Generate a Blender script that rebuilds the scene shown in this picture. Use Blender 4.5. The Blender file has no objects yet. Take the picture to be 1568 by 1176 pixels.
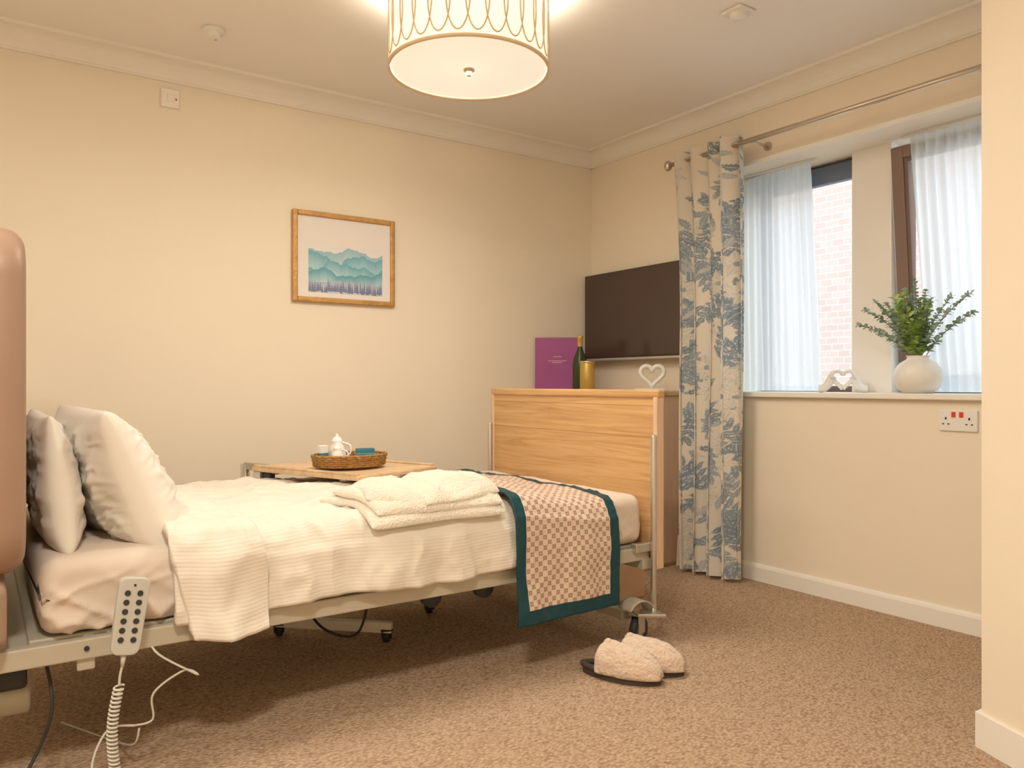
import bpy, bmesh, math, random
import numpy as np
from mathutils import Vector, Matrix, noise
random.seed(7); rng=np.random.default_rng(5)
scn=bpy.context.scene
COL=scn.collection

# ---------------------------------------------------------------- materials
def newmat(name):
    m=bpy.data.materials.new(name); m.use_nodes=True
    nt=m.node_tree; b=nt.nodes['Principled BSDF']; return m,nt,b
def pmat(name,color,rough=.5,metal=0,var=.06,scale=6,bump=0,bscale=60,spec=.3,sheen=0,bdist=.01,rib=0):
    m,nt,b=newmat(name); N=nt.nodes; L=nt.links
    tc=N.new('ShaderNodeTexCoord'); no=N.new('ShaderNodeTexNoise'); no.inputs['Scale'].default_value=scale
    no.inputs['Detail'].default_value=3
    L.new(tc.outputs['Object'],no.inputs['Vector'])
    r=N.new('ShaderNodeValToRGB'); c=color
    r.color_ramp.elements[0].position=.3; r.color_ramp.elements[1].position=.7
    r.color_ramp.elements[0].color=(*[x*(1-var) for x in c],1)
    r.color_ramp.elements[1].color=(*[min(1,x*(1+var)) for x in c],1)
    L.new(no.outputs['Fac'],r.inputs['Fac']); L.new(r.outputs['Color'],b.inputs['Base Color'])
    b.inputs['Roughness'].default_value=rough; b.inputs['Metallic'].default_value=metal
    b.inputs['Specular IOR Level'].default_value=spec
    if sheen: b.inputs['Sheen Weight'].default_value=sheen
    if bump:
        n2=N.new('ShaderNodeTexNoise'); n2.inputs['Scale'].default_value=bscale; n2.inputs['Detail'].default_value=4
        L.new(tc.outputs['Object'],n2.inputs['Vector'])
        bp=N.new('ShaderNodeBump'); bp.inputs['Strength'].default_value=bump; bp.inputs['Distance'].default_value=bdist
        L.new(n2.outputs['Fac'],bp.inputs['Height'])
        out=bp
        if rib:
            uv=N.new('ShaderNodeUVMap'); wv=N.new('ShaderNodeTexWave'); wv.bands_direction='Y'; wv.inputs['Scale'].default_value=rib
            wv.inputs['Distortion'].default_value=.3
            L.new(uv.outputs[0],wv.inputs['Vector'])
            b2=N.new('ShaderNodeBump'); b2.inputs['Strength'].default_value=.22; b2.inputs['Distance'].default_value=.002
            L.new(wv.outputs['Fac'],b2.inputs['Height']); L.new(bp.outputs['Normal'],b2.inputs['Normal']); out=b2
        L.new(out.outputs['Normal'],b.inputs['Normal'])
    return m
def wood(name,c1,c2,scale=(40,3,40),rough=.45,p=(.33,.62),dist=.8):
    m,nt,b=newmat(name); N=nt.nodes; L=nt.links
    tc=N.new('ShaderNodeTexCoord'); mp=N.new('ShaderNodeMapping'); mp.inputs['Scale'].default_value=scale
    L.new(tc.outputs['Object'],mp.inputs['Vector'])
    no=N.new('ShaderNodeTexNoise'); no.inputs['Scale'].default_value=1; no.inputs['Detail'].default_value=8
    no.inputs['Distortion'].default_value=dist; no.inputs['Roughness'].default_value=.7
    L.new(mp.outputs['Vector'],no.inputs['Vector'])
    r=N.new('ShaderNodeValToRGB'); e=r.color_ramp.elements
    e[0].position=p[0]; e[0].color=(*c1,1); e[1].position=p[1]; e[1].color=(*c2,1)
    L.new(no.outputs['Fac'],r.inputs['Fac']); L.new(r.outputs['Color'],b.inputs['Base Color'])
    b.inputs['Roughness'].default_value=rough
    bp=N.new('ShaderNodeBump'); bp.inputs['Strength'].default_value=.12; bp.inputs['Distance'].default_value=.003
    L.new(no.outputs['Fac'],bp.inputs['Height']); L.new(bp.outputs['Normal'],b.inputs['Normal'])
    return m
def vcol_mat(name,rough=.8):
    m,nt,b=newmat(name); N=nt.nodes; L=nt.links
    a=N.new('ShaderNodeAttribute'); a.attribute_name='Col'
    L.new(a.outputs['Color'],b.inputs['Base Color']); b.inputs['Roughness'].default_value=rough
    b.inputs['Specular IOR Level'].default_value=.15
    return m

M_wall=pmat('wall_paint',(.885,.79,.64),.75,var=.012,scale=2,bump=.04,bscale=180,spec=.15)
M_ceil=pmat('ceiling_paint',(.91,.87,.81),.85,var=.01,scale=1,bump=.03,bscale=120,spec=.1)
M_trim=pmat('white_gloss',(.88,.85,.78),.4,var=.01)
M_cove=pmat('cove_paint',(.90,.855,.78),.7,var=.01)
M_white=pmat('white_plastic',(.84,.82,.77),.35,var=.01)
M_linen=pmat('linen',(.79,.735,.645),.9,var=.02,bump=.15,bscale=25,spec=.1,sheen=.1,rib=30)
M_pillow=pmat('pillow_cotton',(.82,.775,.705),.9,var=.02,bump=.12,bscale=22,spec=.1,sheen=.1)
M_sheet=pmat('sheet_cotton',(.72,.615,.525),.9,var=.03,bump=.15,bscale=14,spec=.1)
M_robe=pmat('towelling',(.83,.77,.66),.95,var=.03,bump=.7,bscale=140,spec=.05,sheen=.3)
M_oak=wood('oak_board',(.42,.205,.07),(.67,.40,.17),(34,1.3,34),p=(.28,.60),dist=1.2)
M_oakside=wood('oak_side',(.62,.41,.27),(.74,.52,.36),(45,45,2.5))
M_oaktop=wood('oak_top',(.50,.32,.17),(.72,.50,.29),(6,30,30))
M_grey=pmat('bed_grey_metal',(.50,.46,.37),.4,metal=.1,var=.02)
M_cream_metal=pmat('table_base_metal',(.82,.76,.62),.4,var=.02)
M_steel=pmat('steel',(.62,.60,.56),.28,metal=.9,var=.03)
M_black=pmat('black_plastic',(.03,.03,.03),.5,var=.1)
M_uph=pmat('headboard_vinyl',(.34,.215,.15),.42,var=.03,bump=.05,bscale=90)
M_gold=pmat('gold_frame',(.55,.30,.10),.4,metal=.4,var=.15,scale=30,bump=.4,bscale=80)
M_brass=pmat('brass',(.60,.46,.28),.35,metal=.8)
M_pole=pmat('satin_nickel',(.58,.50,.40),.3,metal=.85)
M_tv=pmat('tv_screen',(.060,.036,.031),.14,var=.02,spec=.5)
M_tvb=pmat('tv_bezel',(.04,.03,.03),.4)
M_silver=pmat('tv_silver',(.6,.57,.53),.35,metal=.5)
M_brown=pmat('window_brown',(.15,.095,.07),.4,var=.05)
M_navy=pmat('window_blind_cassette',(.11,.14,.19),.5)
M_teal=pmat('teal_satin',(.003,.045,.060),.45,var=.1,bump=.1)
M_purple=pmat('purple_cover',(.32,.065,.24),.5,var=.03)
M_cer=pmat('white_ceramic',(.84,.82,.78),.3,var=.03,bump=.15,bscale=40)
M_red=pmat('red_switch',(.75,.05,.03),.4)
M_mat=pmat('mat_board',(.82,.78,.74),.9,var=.01)
M_rem=pmat('handset_grey',(.50,.49,.44),.45,var=.02)
M_cable=pmat('grey_cable',(.60,.58,.52),.5)
M_wick=pmat('wicker',(.34,.17,.05),.7,var=.4,scale=120)
M_fluff=pmat('slipper_fleece',(.76,.59,.46),.95,var=.08,scale=60,bump=1,bscale=100,sheen=.4)
M_sole=pmat('slipper_sole',(.06,.045,.04),.8)
M_green=pmat('champagne_green',(.03,.045,.015),.25)
M_goldfoil=pmat('gold_foil',(.55,.36,.08),.4,metal=.4,var=.1)
M_darkblue=pmat('teal_box',(.05,.20,.25),.5)
M_pinkwood=pmat('beige_box',(.55,.36,.22),.7)

def glassmat():
    m,nt,b=newmat('window_glass'); N=nt.nodes; L=nt.links
    t=N.new('ShaderNodeBsdfTransparent'); g=N.new('ShaderNodeBsdfGlossy'); g.inputs['Roughness'].default_value=.02
    mx=N.new('ShaderNodeMixShader'); mx.inputs[0].default_value=.05
    L.new(t.outputs[0],mx.inputs[1]); L.new(g.outputs[0],mx.inputs[2]); L.new(mx.outputs[0],N['Material Output'].inputs['Surface'])
    return m
M_glass=glassmat()
def sheermat():
    m,nt,b=newmat('sheer_voile'); N=nt.nodes; L=nt.links
    t=N.new('ShaderNodeBsdfTransparent'); tr=N.new('ShaderNodeBsdfTranslucent'); d=N.new('ShaderNodeBsdfDiffuse')
    tr.inputs['Color'].default_value=(.91,.97,1,1); d.inputs['Color'].default_value=(.86,.93,1,1)
    wv=N.new('ShaderNodeTexNoise'); wv.inputs['Scale'].default_value=60
    r=N.new('ShaderNodeMapRange'); r.inputs['To Min'].default_value=.10; r.inputs['To Max'].default_value=.20
    L.new(wv.outputs['Fac'],r.inputs['Value'])
    a=N.new('ShaderNodeMixShader'); a.inputs[0].default_value=.22
    L.new(tr.outputs[0],a.inputs[1]); L.new(d.outputs[0],a.inputs[2])
    mx=N.new('ShaderNodeMixShader'); L.new(r.outputs[0],mx.inputs[0])
    L.new(a.outputs[0],mx.inputs[1]); L.new(t.outputs[0],mx.inputs[2]); L.new(mx.outputs[0],N['Material Output'].inputs['Surface'])
    return m
M_sheer=sheermat()
def carpetmat():
    m,nt,b=newmat('carpet_loop'); N=nt.nodes; L=nt.links
    tc=N.new('ShaderNodeTexCoord'); mp=N.new('ShaderNodeMapping'); mp.inputs['Scale'].default_value=(1,1.7,1)
    mp.inputs['Rotation'].default_value=(0,0,.5)
    L.new(tc.outputs['Object'],mp.inputs['Vector'])
    v=N.new('ShaderNodeTexVoronoi'); v.inputs['Scale'].default_value=100; v.feature='SMOOTH_F1'
    L.new(mp.outputs['Vector'],v.inputs['Vector'])
    n=N.new('ShaderNodeTexNoise'); n.inputs['Scale'].default_value=90; n.inputs['Detail'].default_value=3
    L.new(mp.outputs['Vector'],n.inputs['Vector'])
    r=N.new('ShaderNodeValToRGB'); e=r.color_ramp.elements
    e[0].position=.10; e[0].color=(.59,.425,.29,1); e[1].position=.75; e[1].color=(.275,.175,.11,1)
    mx=N.new('ShaderNodeMath'); mx.operation='ADD'
    s=N.new('ShaderNodeMath'); s.operation='MULTIPLY_ADD'; s.inputs[1].default_value=.6; s.inputs[2].default_value=-.3
    L.new(n.outputs['Fac'],s.inputs[0]); L.new(v.outputs['Distance'],mx.inputs[0]); L.new(s.outputs[0],mx.inputs[1])
    L.new(mx.outputs[0],r.inputs['Fac']); L.new(r.outputs['Color'],b.inputs['Base Color'])
    b.inputs['Roughness'].default_value=1; b.inputs['Specular IOR Level'].default_value=.05
    bp=N.new('ShaderNodeBump'); bp.invert=True; bp.inputs['Strength'].default_value=.8; bp.inputs['Distance'].default_value=.005
    L.new(mx.outputs[0],bp.inputs['Height']); L.new(bp.outputs['Normal'],b.inputs['Normal'])
    return m
M_carpet=carpetmat()
def runnermat():
    m,nt,b=newmat('runner_jacquard'); N=nt.nodes; L=nt.links
    uv=N.new('ShaderNodeUVMap'); mp=N.new('ShaderNodeMapping'); mp.inputs['Rotation'].default_value=(0,0,.785)
    mp.inputs['Scale'].default_value=(40,40,1); L.new(uv.outputs[0],mp.inputs['Vector'])
    nn=N.new('ShaderNodeTexNoise'); nn.inputs['Scale'].default_value=90; L.new(uv.outputs[0],nn.inputs['Vector'])
    v=N.new('ShaderNodeTexVoronoi'); v.voronoi_dimensions='2D'; v.distance='MINKOWSKI'; v.inputs['Exponent'].default_value=.8
    v.inputs['Randomness'].default_value=.0; v.inputs['Scale'].default_value=1
    L.new(mp.outputs['Vector'],v.inputs['Vector'])
    ad=N.new('ShaderNodeMath'); ad.operation='MULTIPLY_ADD'; ad.inputs[1].default_value=.22; ad.inputs[2].default_value=-.11
    L.new(nn.outputs['Fac'],ad.inputs[0])
    sm=N.new('ShaderNodeMath'); sm.operation='ADD'; L.new(v.outputs['Distance'],sm.inputs[0]); L.new(ad.outputs[0],sm.inputs[1])
    r=N.new('ShaderNodeValToRGB'); e=r.color_ramp.elements
    e[0].position=.10; e[0].color=(.66,.50,.40,1); e[1].position=.17; e[1].color=(.35,.18,.13,1)
    x=e.new(.44); x.color=(.41,.23,.17,1); x=e.new(.53); x.color=(.70,.58,.46,1)
    L.new(sm.outputs[0],r.inputs['Fac']); L.new(r.outputs['Color'],b.inputs['Base Color'])
    b.inputs['Roughness'].default_value=.6
    return m
M_runner=runnermat()
def brickmat():
    m,nt,b=newmat('pale_brick'); N=nt.nodes; L=nt.links
    tc=N.new('ShaderNodeTexCoord'); sp=N.new('ShaderNodeSeparateXYZ'); cb=N.new('ShaderNodeCombineXYZ')
    L.new(tc.outputs['Object'],sp.inputs[0]); L.new(sp.outputs['Y'],cb.inputs['X']); L.new(sp.outputs['Z'],cb.inputs['Y'])
    br=N.new('ShaderNodeTexBrick'); br.inputs['Scale'].default_value=3.0
    br.inputs['Color1'].default_value=(.40,.285,.235,1); br.inputs['Color2'].default_value=(.35,.245,.20,1); br.inputs['Mortar'].default_value=(.45,.385,.34,1)
    br.inputs['Mortar Size'].default_value=.015
    L.new(cb.outputs[0],br.inputs['Vector']); L.new(br.outputs['Color'],b.inputs['Base Color']); b.inputs['Roughness'].default_value=.9
    return m
M_brick=brickmat()

# ---------------------------------------------------------------- mesh helpers
def mkobj(name,me,mat=None,smooth=False):
    ob=bpy.data.objects.new(name,me); COL.objects.link(ob)
    if mat is not None:
        for mm in (mat if isinstance(mat,(list,tuple)) else [mat]): me.materials.append(mm)
    if smooth:
        me.polygons.foreach_set('use_smooth',[True]*len(me.polygons))
    return ob
def group(name,kids,loc):
    e=bpy.data.objects.new(name,None); COL.objects.link(e); e.location=loc; e.empty_display_size=.1
    for k in kids:
        k.parent=e; k.matrix_parent_inverse=Matrix.Translation(-Vector(loc))
    return e
def bm_box(bm,lo,hi,bevel=0,seg=2):
    r=bmesh.ops.create_cube(bm,size=1); vs=r['verts']
    for v in vs:
        v.co=Vector([(lo[i]+hi[i])/2+v.co[i]*(hi[i]-lo[i]) for i in range(3)])
    if bevel:
        es=list({e for v in vs for e in v.link_edges})
        bmesh.ops.bevel(bm,geom=es,offset=bevel,segments=seg,affect='EDGES',profile=.5)
def box(name,lo,hi,mat,bevel=0,seg=2,M=None,smooth=False):
    bm=bmesh.new(); bm_box(bm,lo,hi,bevel,seg)
    if M is not None: bm.transform(M)
    me=bpy.data.meshes.new(name); bm.to_mesh(me); bm.free(); return mkobj(name,me,mat,smooth)
def boxes(name,lst,mat,bevel=0):
    bm=bmesh.new()
    for lo,hi in lst: bm_box(bm,lo,hi,bevel)
    me=bpy.data.meshes.new(name); bm.to_mesh(me); bm.free(); return mkobj(name,me,mat)
def cyl(name,p0,p1,r,mat,r2=None,seg=24,smooth=True,bevel=0):
    p0=Vector(p0);p1=Vector(p1); d=p1-p0
    bm=bmesh.new(); bmesh.ops.create_cone(bm,cap_ends=True,segments=seg,radius1=r,radius2=r if r2 is None else r2,depth=d.length)
    if bevel:
        es=[e for e in bm.edges if len(e.link_faces)==2 and any(len(f.verts)>4 for f in e.link_faces)]
        bmesh.ops.bevel(bm,geom=es,offset=bevel,segments=3,affect='EDGES',profile=.5)
    q=Vector((0,0,1)).rotation_difference(d.normalized())
    bm.transform(Matrix.Translation((p0+p1)/2)@q.to_matrix().to_4x4())
    me=bpy.data.meshes.new(name); bm.to_mesh(me); bm.free(); ob=mkobj(name,me,mat)
    if smooth:
        for p in me.polygons: p.use_smooth=len(p.vertices)<=4
    return ob
def tube(name,pts,r,mat,closed=False,res=8,smoothpts=True,fac=6):
    pts=[Vector(p) for p in pts]
    if smoothpts and len(pts)>2:
        out=[]; n=len(pts)
        rngi=range(n) if closed else range(n-1)
        for i in rngi:
            p0=pts[(i-1)%n] if (closed or i>0) else pts[0]; p1=pts[i]; p2=pts[(i+1)%n]
            p3=pts[(i+2)%n] if (closed or i+2<n) else pts[-1]
            for k in range(fac):
                t=k/fac
                out.append(.5*((2*p1)+(-p0+p2)*t+(2*p0-5*p1+4*p2-p3)*t*t+(-p0+3*p1-3*p2+p3)*t**3))
        if not closed: out.append(pts[-1])
        pts=out
    n=len(pts); vs=[]; fs=[]
    prev=None
    for i,p in enumerate(pts):
        a=pts[(i-1)%n] if (closed or i>0) else p; b=pts[(i+1)%n] if (closed or i<n-1) else p
        t=(b-a).normalized()
        if prev is None:
            ref=Vector((0,0,1)) if abs(t.z)<.9 else Vector((1,0,0))
            nn=(ref-t*ref.dot(t)).normalized()
        else:
            nn=(prev-t*prev.dot(t)); nn=nn.normalized() if nn.length>1e-6 else prev
        prev=nn; bb=t.cross(nn)
        for k in range(res):
            an=2*math.pi*k/res; vs.append(p+(nn*math.cos(an)+bb*math.sin(an))*r)
    m=n if closed else n-1
    for i in range(m):
        j=(i+1)%n
        for k in range(res):
            k2=(k+1)%res; fs.append((i*res+k,i*res+k2,j*res+k2,j*res+k))
    if not closed:
        fs.append(tuple(range(res))[::-1]); fs.append(tuple((n-1)*res+k for k in range(res)))
    me=bpy.data.meshes.new(name); me.from_pydata([tuple(v) for v in vs],[],fs); return mkobj(name,me,mat,True)
def lathe(name,prof,c,mat,seg=40,sx=1,sy=1):
    vs=[];fs=[];n=len(prof)
    for k in range(seg):
        a=2*math.pi*k/seg
        for r,z in prof: vs.append((c[0]+r*math.cos(a)*sx,c[1]+r*math.sin(a)*sy,c[2]+z))
    for k in range(seg):
        k2=(k+1)%seg
        for i in range(n-1): fs.append((k*n+i,k2*n+i,k2*n+i+1,k*n+i+1))
    me=bpy.data.meshes.new(name); me.from_pydata(vs,[],fs)
    bm=bmesh.new(); bm.from_mesh(me); bmesh.ops.remove_doubles(bm,verts=bm.verts,dist=1e-5)
    bmesh.ops.recalc_face_normals(bm,faces=bm.faces); bm.to_mesh(me); bm.free()
    return mkobj(name,me,mat,True)
def gridmesh(name,P,mat,uv=None,cols=None,matidx=None,smooth=True,solid=0):
    ny,nx,_=P.shape
    idx=np.arange(ny*nx).reshape(ny,nx)
    f=np.stack([idx[:-1,:-1],idx[:-1,1:],idx[1:,1:],idx[1:,:-1]],-1).reshape(-1,4)
    me=bpy.data.meshes.new(name); me.from_pydata(P.reshape(-1,3).tolist(),[],f.tolist())
    if uv is not None:
        ul=me.uv_layers.new(name='UVMap'); U=uv.reshape(-1,2)
        ul.data.foreach_set('uv',U[f.reshape(-1)].astype(np.float32).reshape(-1))
    if cols is not None:
        a=me.color_attributes.new('Col','FLOAT_COLOR','POINT')
        c=np.concatenate([cols.reshape(-1,3),np.ones((ny*nx,1))],1).astype(np.float32)
        a.data.foreach_set('color',c.reshape(-1))
    ob=mkobj(name,me,mat,smooth)
    if matidx is not None:
        me.polygons.foreach_set('material_index',matidx.reshape(-1).astype(np.int32))
    if solid:
        md=ob.modifiers.new('s','SOLIDIFY'); md.thickness=solid; md.offset=-1
    return ob
def nz(x,y,z,s=1): return noise.noise(Vector((x*s,y*s,z*s)))

# ---------------------------------------------------------------- room
CX,CY,H=3.24,3.80,2.455
XL,YB=-1.0,-1.5
WT=.42
boxes('floor',[((XL-.1,YB-.1,-.1),(CX+WT,CY+.1,0))],M_carpet)
boxes('ceiling',[((XL-.1,YB-.1,H),(CX+WT,CY+.1,H+.1))],M_ceil)
boxes('wall_back',[((XL-.1,CY,0),(CX+WT,CY+.1,H))],M_wall)
OY0,OY1,OZ0,OZ1=1.12,2.74,.925,2.105
boxes('wall_right',[((CX,YB,0),(CX+WT,CY,OZ0)),((CX,YB,OZ1),(CX+WT,CY,H)),((CX,YB,OZ0),(CX+WT,OY0,OZ1)),((CX,OY1,OZ0),(CX+WT,CY,OZ1))],M_wall)
boxes('wall_left',[((XL-.1,YB,0),(XL,CY,H))],M_wall)
boxes('wall_front',[((XL,YB-.1,0),(CX,YB,H))],M_wall)
def prism(name,pts,z0,z1,mat):
    n=len(pts); vs=[(x,y,z0) for x,y in pts]+[(x,y,z1) for x,y in pts]
    fs=[tuple(range(n))[::-1],tuple(range(n,2*n))]+[(i,(i+1)%n,n+(i+1)%n,n+i) for i in range(n)]
    me=bpy.data.meshes.new(name); me.from_pydata(vs,[],fs)
    bm=bmesh.new(); bm.from_mesh(me); bmesh.ops.recalc_face_normals(bm,faces=bm.faces); bm.to_mesh(me); bm.free()
    return mkobj(name,me,mat)
Q=Vector((2.25,1.01)); D=Vector((-.40,-.917))
Q2=Q+D*2.6
prism('wall_partition',[tuple(Q),tuple(Q2),(CX,Q2.y),(CX,Q.y)],0,H,M_wall)
nrm=Vector((-.917,.40)).normalized()
A=Q+nrm*.010; B=Q2+nrm*.010
prism('baseboard_partition',[(A.x+.004,A.y+.010),tuple(B),tuple(Q2),(Q.x+.02,Q.y),(CX,Q.y),(CX,Q.y+.012)],0,.095,M_trim)
def strip(name,prof,axis,a,b,mat):
    n=len(prof); vs=[]
    for k,t in enumerate((a,b)):
        for d,z in prof:
            vs.append((t,CY-d,z) if axis=='x' else (CX-d,t,z))
    fs=[(i,(i+1)%n,n+(i+1)%n,n+i) for i in range(n)]+[tuple(range(n)),tuple(range(n,2*n))[::-1]]
    me=bpy.data.meshes.new(name); me.from_pydata(vs,[],fs)
    bm=bmesh.new(); bm.from_mesh(me); bmesh.ops.recalc_face_normals(bm,faces=bm.faces); bm.to_mesh(me); bm.free()
    return mkobj(name,me,mat)
bp=[(0,0),(.016,0),(.016,.068),(.012,.078),(.006,.085),(0,.085)]
strip('baseboard_back',bp,'x',XL,CX,M_trim); strip('baseboard_right',bp,'y',1.01,CY,M_trim)
ch=.09; cp=.105
cov=[(0,H-ch),(.014,H-ch),(.014,H-ch+.010)]
for i in range(9):
    a=math.pi/2*i/8
    cov.append((.018+(cp-.034)*(1-math.cos(a)),H-ch+.010+(ch-.024)*math.sin(a)))
cov+=[(cp-.002,H-.014),(cp,H),(0,H)]
strip('trim_1',cov,'x',XL,CX,M_cove); strip('trim_2',cov,'y',1.01,CY,M_cove)

# ---------------------------------------------------------------- window wall details
boxes('windowsill',[((CX-.035,OY0-.02,OZ0),(CX+WT,OY1+.03,OZ0+.025))],M_trim,bevel=.005)
SZ=OZ0+.025
boxes('wall_pier',[((3.47,1.947,SZ),(CX+WT,2.143,OZ1))],M_cove)
boxes('trim_window_head',[((CX-.012,OY0-.02,OZ1-.004),(CX,OY1+.02,OZ1+.018))],M_trim,.003)
def frame(name,y0,y1,z0,z1,x0,x1,w,mat,M=None):
    bm=bmesh.new()
    for lo,hi in [((x0,y0,z0),(x1,y0+w,z1)),((x0,y1-w,z0),(x1,y1,z1)),((x0,y0+w,z0),(x1,y1-w,z0+w)),((x0,y0+w,z1-w),(x1,y1-w,z1))]:
        bm_box(bm,lo,hi,.003)
    if M is not None: bm.transform(M)
    me=bpy.data.meshes.new(name); bm.to_mesh(me); bm.free(); return mkobj(name,me,mat)
k=[frame('frame_outer',2.143,OY1,SZ,OZ1,3.56,3.62,.03,M_brown),
   box('blind_cassette',(3.52,2.145,2.00),(3.565,OY1-.002,2.09),M_navy,.006),
   box('glass',(3.585,2.17,SZ+.03),(3.59,OY1-.03,OZ1-.03),M_glass)]
group('window_1',k,(3.58,2.4,1.0))
T=Matrix.Translation((3.57,0,SZ+.02))@Matrix.Rotation(math.radians(-5.0),4,'Y')@Matrix.Translation((-3.57,0,-SZ-.02))
M_brown2=pmat('casement_brown',(.21,.135,.10),.4,var=.05)
k=[frame('frame_outer',OY0,1.947,SZ,OZ1,3.575,3.63,.03,M_brown),
   frame('tilted_casement',OY0+.03,1.935,SZ+.01,OZ1-.03,3.535,3.57,.055,M_brown2,T),
   frame('casement_bead',OY0+.085,1.88,SZ+.065,OZ1-.085,3.54,3.56,.018,M_brown,T),
   box('casement_glass',(3.55,OY0+.1,SZ+.08),(3.555,1.865,OZ1-.12),M_glass,M=T)]
group('window_2',k,(3.58,1.5,1.0))
boxes('brick_building_exterior',[((9.0,-6,-3),(9.3,14,4.6))],M_brick)
boxes('ground_exterior',[((3.68,-6,-.3),(9.0,14,-.2))],pmat('paving',(.45,.43,.4),.9))

def sheer(name,ytop0,ytop1,yb0,yb1,zt,zb,x,folds):
    ny,nx=40,220
    t=np.linspace(0,1,nx)[None,:]; s=np.linspace(0,1,ny)[:,None]
    y=(ytop0+(ytop1-ytop0)*t)*(1-s)+(yb0+(yb1-yb0)*t)*s
    ph=2*math.pi*folds*t+.6*np.sin(5*t+2*s)
    xx=x+.010*np.sin(ph)*(1+.3*np.sin(13*t))+.004*np.sin(31*t+3*s)
    z=zt+(zb-zt)*s+0*t
    z[0,:]+=.006*np.abs(np.sin(ph[0,:]/2))
    return gridmesh(name,np.stack([xx,y,z],-1),M_sheer)
k=[sheer('voile',2.325,2.735,2.263,2.73,2.085,.955,3.405,11)]
k.append(cyl('track',(3.405,2.29,2.092),(3.405,2.738,2.092),.006,M_white))
group('sheer_curtain',k,(3.405,2.45,2.06))
k=[sheer('voile',1.827,1.15,1.748,1.15,2.085,.955,3.405,15)]
k.append(cyl('track',(3.405,1.13,2.092),(3.405,1.86,2.092),.006,M_white))
group('sheer_curtain',k,(3.405,1.45,2.06))

# curtain pole
PX,PZ=3.085,2.173
k=[cyl('pole',(PX,1.02,PZ),(PX,2.965,PZ),.012,M_pole),
   lathe('finial',[(0,-.03),(.018,-.02),(.022,0),(.018,.018),(.01,.026),(0,.03)],(PX,2.98,PZ),M_pole,24)]
for y in (2.945,2.45,1.4):
    k.append(cyl('bracket_arm',(PX,y,PZ),(3.24,y,PZ),.006,M_pole)); k.append(cyl('bracket_rose',(3.232,y,PZ),(3.24,y,PZ),.022,M_pole))
group('curtain_pole',k,(PX,2.2,PZ))

# floral curtain
def leafraster(w,h,res):
    nx,ny=int(w/res),int(h/res)
    X,Y=np.meshgrid(np.arange(nx)*res,np.arange(ny)*res)
    img=np.empty((ny,nx,3)); img[:]=(.78,.71,.60)
    def leaf(cx,cy,an,L,W,col,ribc=(.60,.61,.58)):
        i0,i1=max(0,int((cx-L)/res)),min(nx,int((cx+L)/res)+1); j0,j1=max(0,int((cy-L)/res)),min(ny,int((cy+L)/res)+1)
        if i0>=i1 or j0>=j1: return
        x=X[j0:j1,i0:i1]-cx; y=Y[j0:j1,i0:i1]-cy
        a=(x*math.cos(an)+y*math.sin(an))/L; b=(-x*math.sin(an)+y*math.cos(an))
        b=b+.15*L*(a*a-.4)
        wid=W*np.clip(1-a*a,0,1)*(1-.35*a)*(1+.18*np.sin(a*22))
        m=(np.abs(b)<wid)&(np.abs(a)<1)
        rib=(np.abs(b)<W*.08)&m
        edge=m&(np.abs(b)>wid*.82)
        sub=img[j0:j1,i0:i1]; sub[m]=col; sub[edge]=np.array(col)*.85; sub[rib]=ribc
    blues=[(.21,.275,.335),(.26,.325,.385),(.31,.37,.42),(.23,.295,.36)]
    for i in range(int(w*h*55)):
        cx,cy,a0=rng.uniform(0,w),rng.uniform(0,h),rng.uniform(-.9,.9)+math.pi/2*(1 if rng.uniform()>.5 else -1)
        c=blues[rng.integers(4)]
        for q in range(4):
            px=cx+math.cos(a0)*.034*q; py=cy+math.sin(a0)*.034*q
            for sg in (-1,1): leaf(px+.024*math.cos(a0+sg*.9),py+.024*math.sin(a0+sg*.9),a0+sg*.9,.034,.012,c)
        leaf(cx+math.cos(a0)*.15,cy+math.sin(a0)*.15,a0,.034,.013,c)
    for i in range(int(w*h*90)):
        c=[*blues,(.52,.53,.49),(.45,.49,.50)][rng.integers(6)]
        leaf(rng.uniform(0,w),rng.uniform(0,h),rng.uniform(0,2*math.pi),rng.uniform(.03,.058),rng.uniform(.010,.018),c)
    for i in range(int(w*h*17)):
        cx,cy=rng.uniform(0,w),rng.uniform(0,h)
        for q in range(7):
            an=q*math.pi/3.5+.3
            leaf(cx+.033*math.cos(an),cy+.033*math.sin(an),an,.038,.018,(.70,.65,.55) if q%2 else (.76,.70,.60),(.48,.52,.53))
        leaf(cx,cy,0,.014,.012,(.32,.38,.42))
    return img
img=leafraster(1.15,2.24,.0040)
ny,nx,_=img.shape
t=np.linspace(0,1,nx)[None,:]; s=np.linspace(0,1,ny)[:,None]
yl=2.945-.075*np.sin(np.clip(s*2.2,0,1)*math.pi/2)+.035*s; yr=2.495+.01*s
y=yr+(yl-yr)*t
ph=2*math.pi*4.5*t+.5*np.sin(2.5*s+4*t)
amp=.052*(1-.2*s)*(1+.25*np.sin(9*t+1))
x=3.075+amp*np.sin(ph)+.012*np.sin(17*t+5*s)*s
y=y+.014*np.sin(ph*2)*(.6+.4*s)
z=2.215-2.195*s+0*t
P=np.stack([x,y,z],-1)
P[:,:,0]=np.minimum(P[:,:,0],3.135)
cur=gridmesh('cloth',P,vcol_mat('floral_print',.85),cols=img)
k=[cur]
for i in range(6):
    yy=2.52+i*.078
    k.append(lathe('eyelet_%d'%i,[(.016,-.004),(.024,-.003),(.024,.003),(.016,.004),(.016,-.004)],(PX,yy,PZ),M_brass,16))
group('floral_curtain',k,(PX,2.72,2.2))

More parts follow.
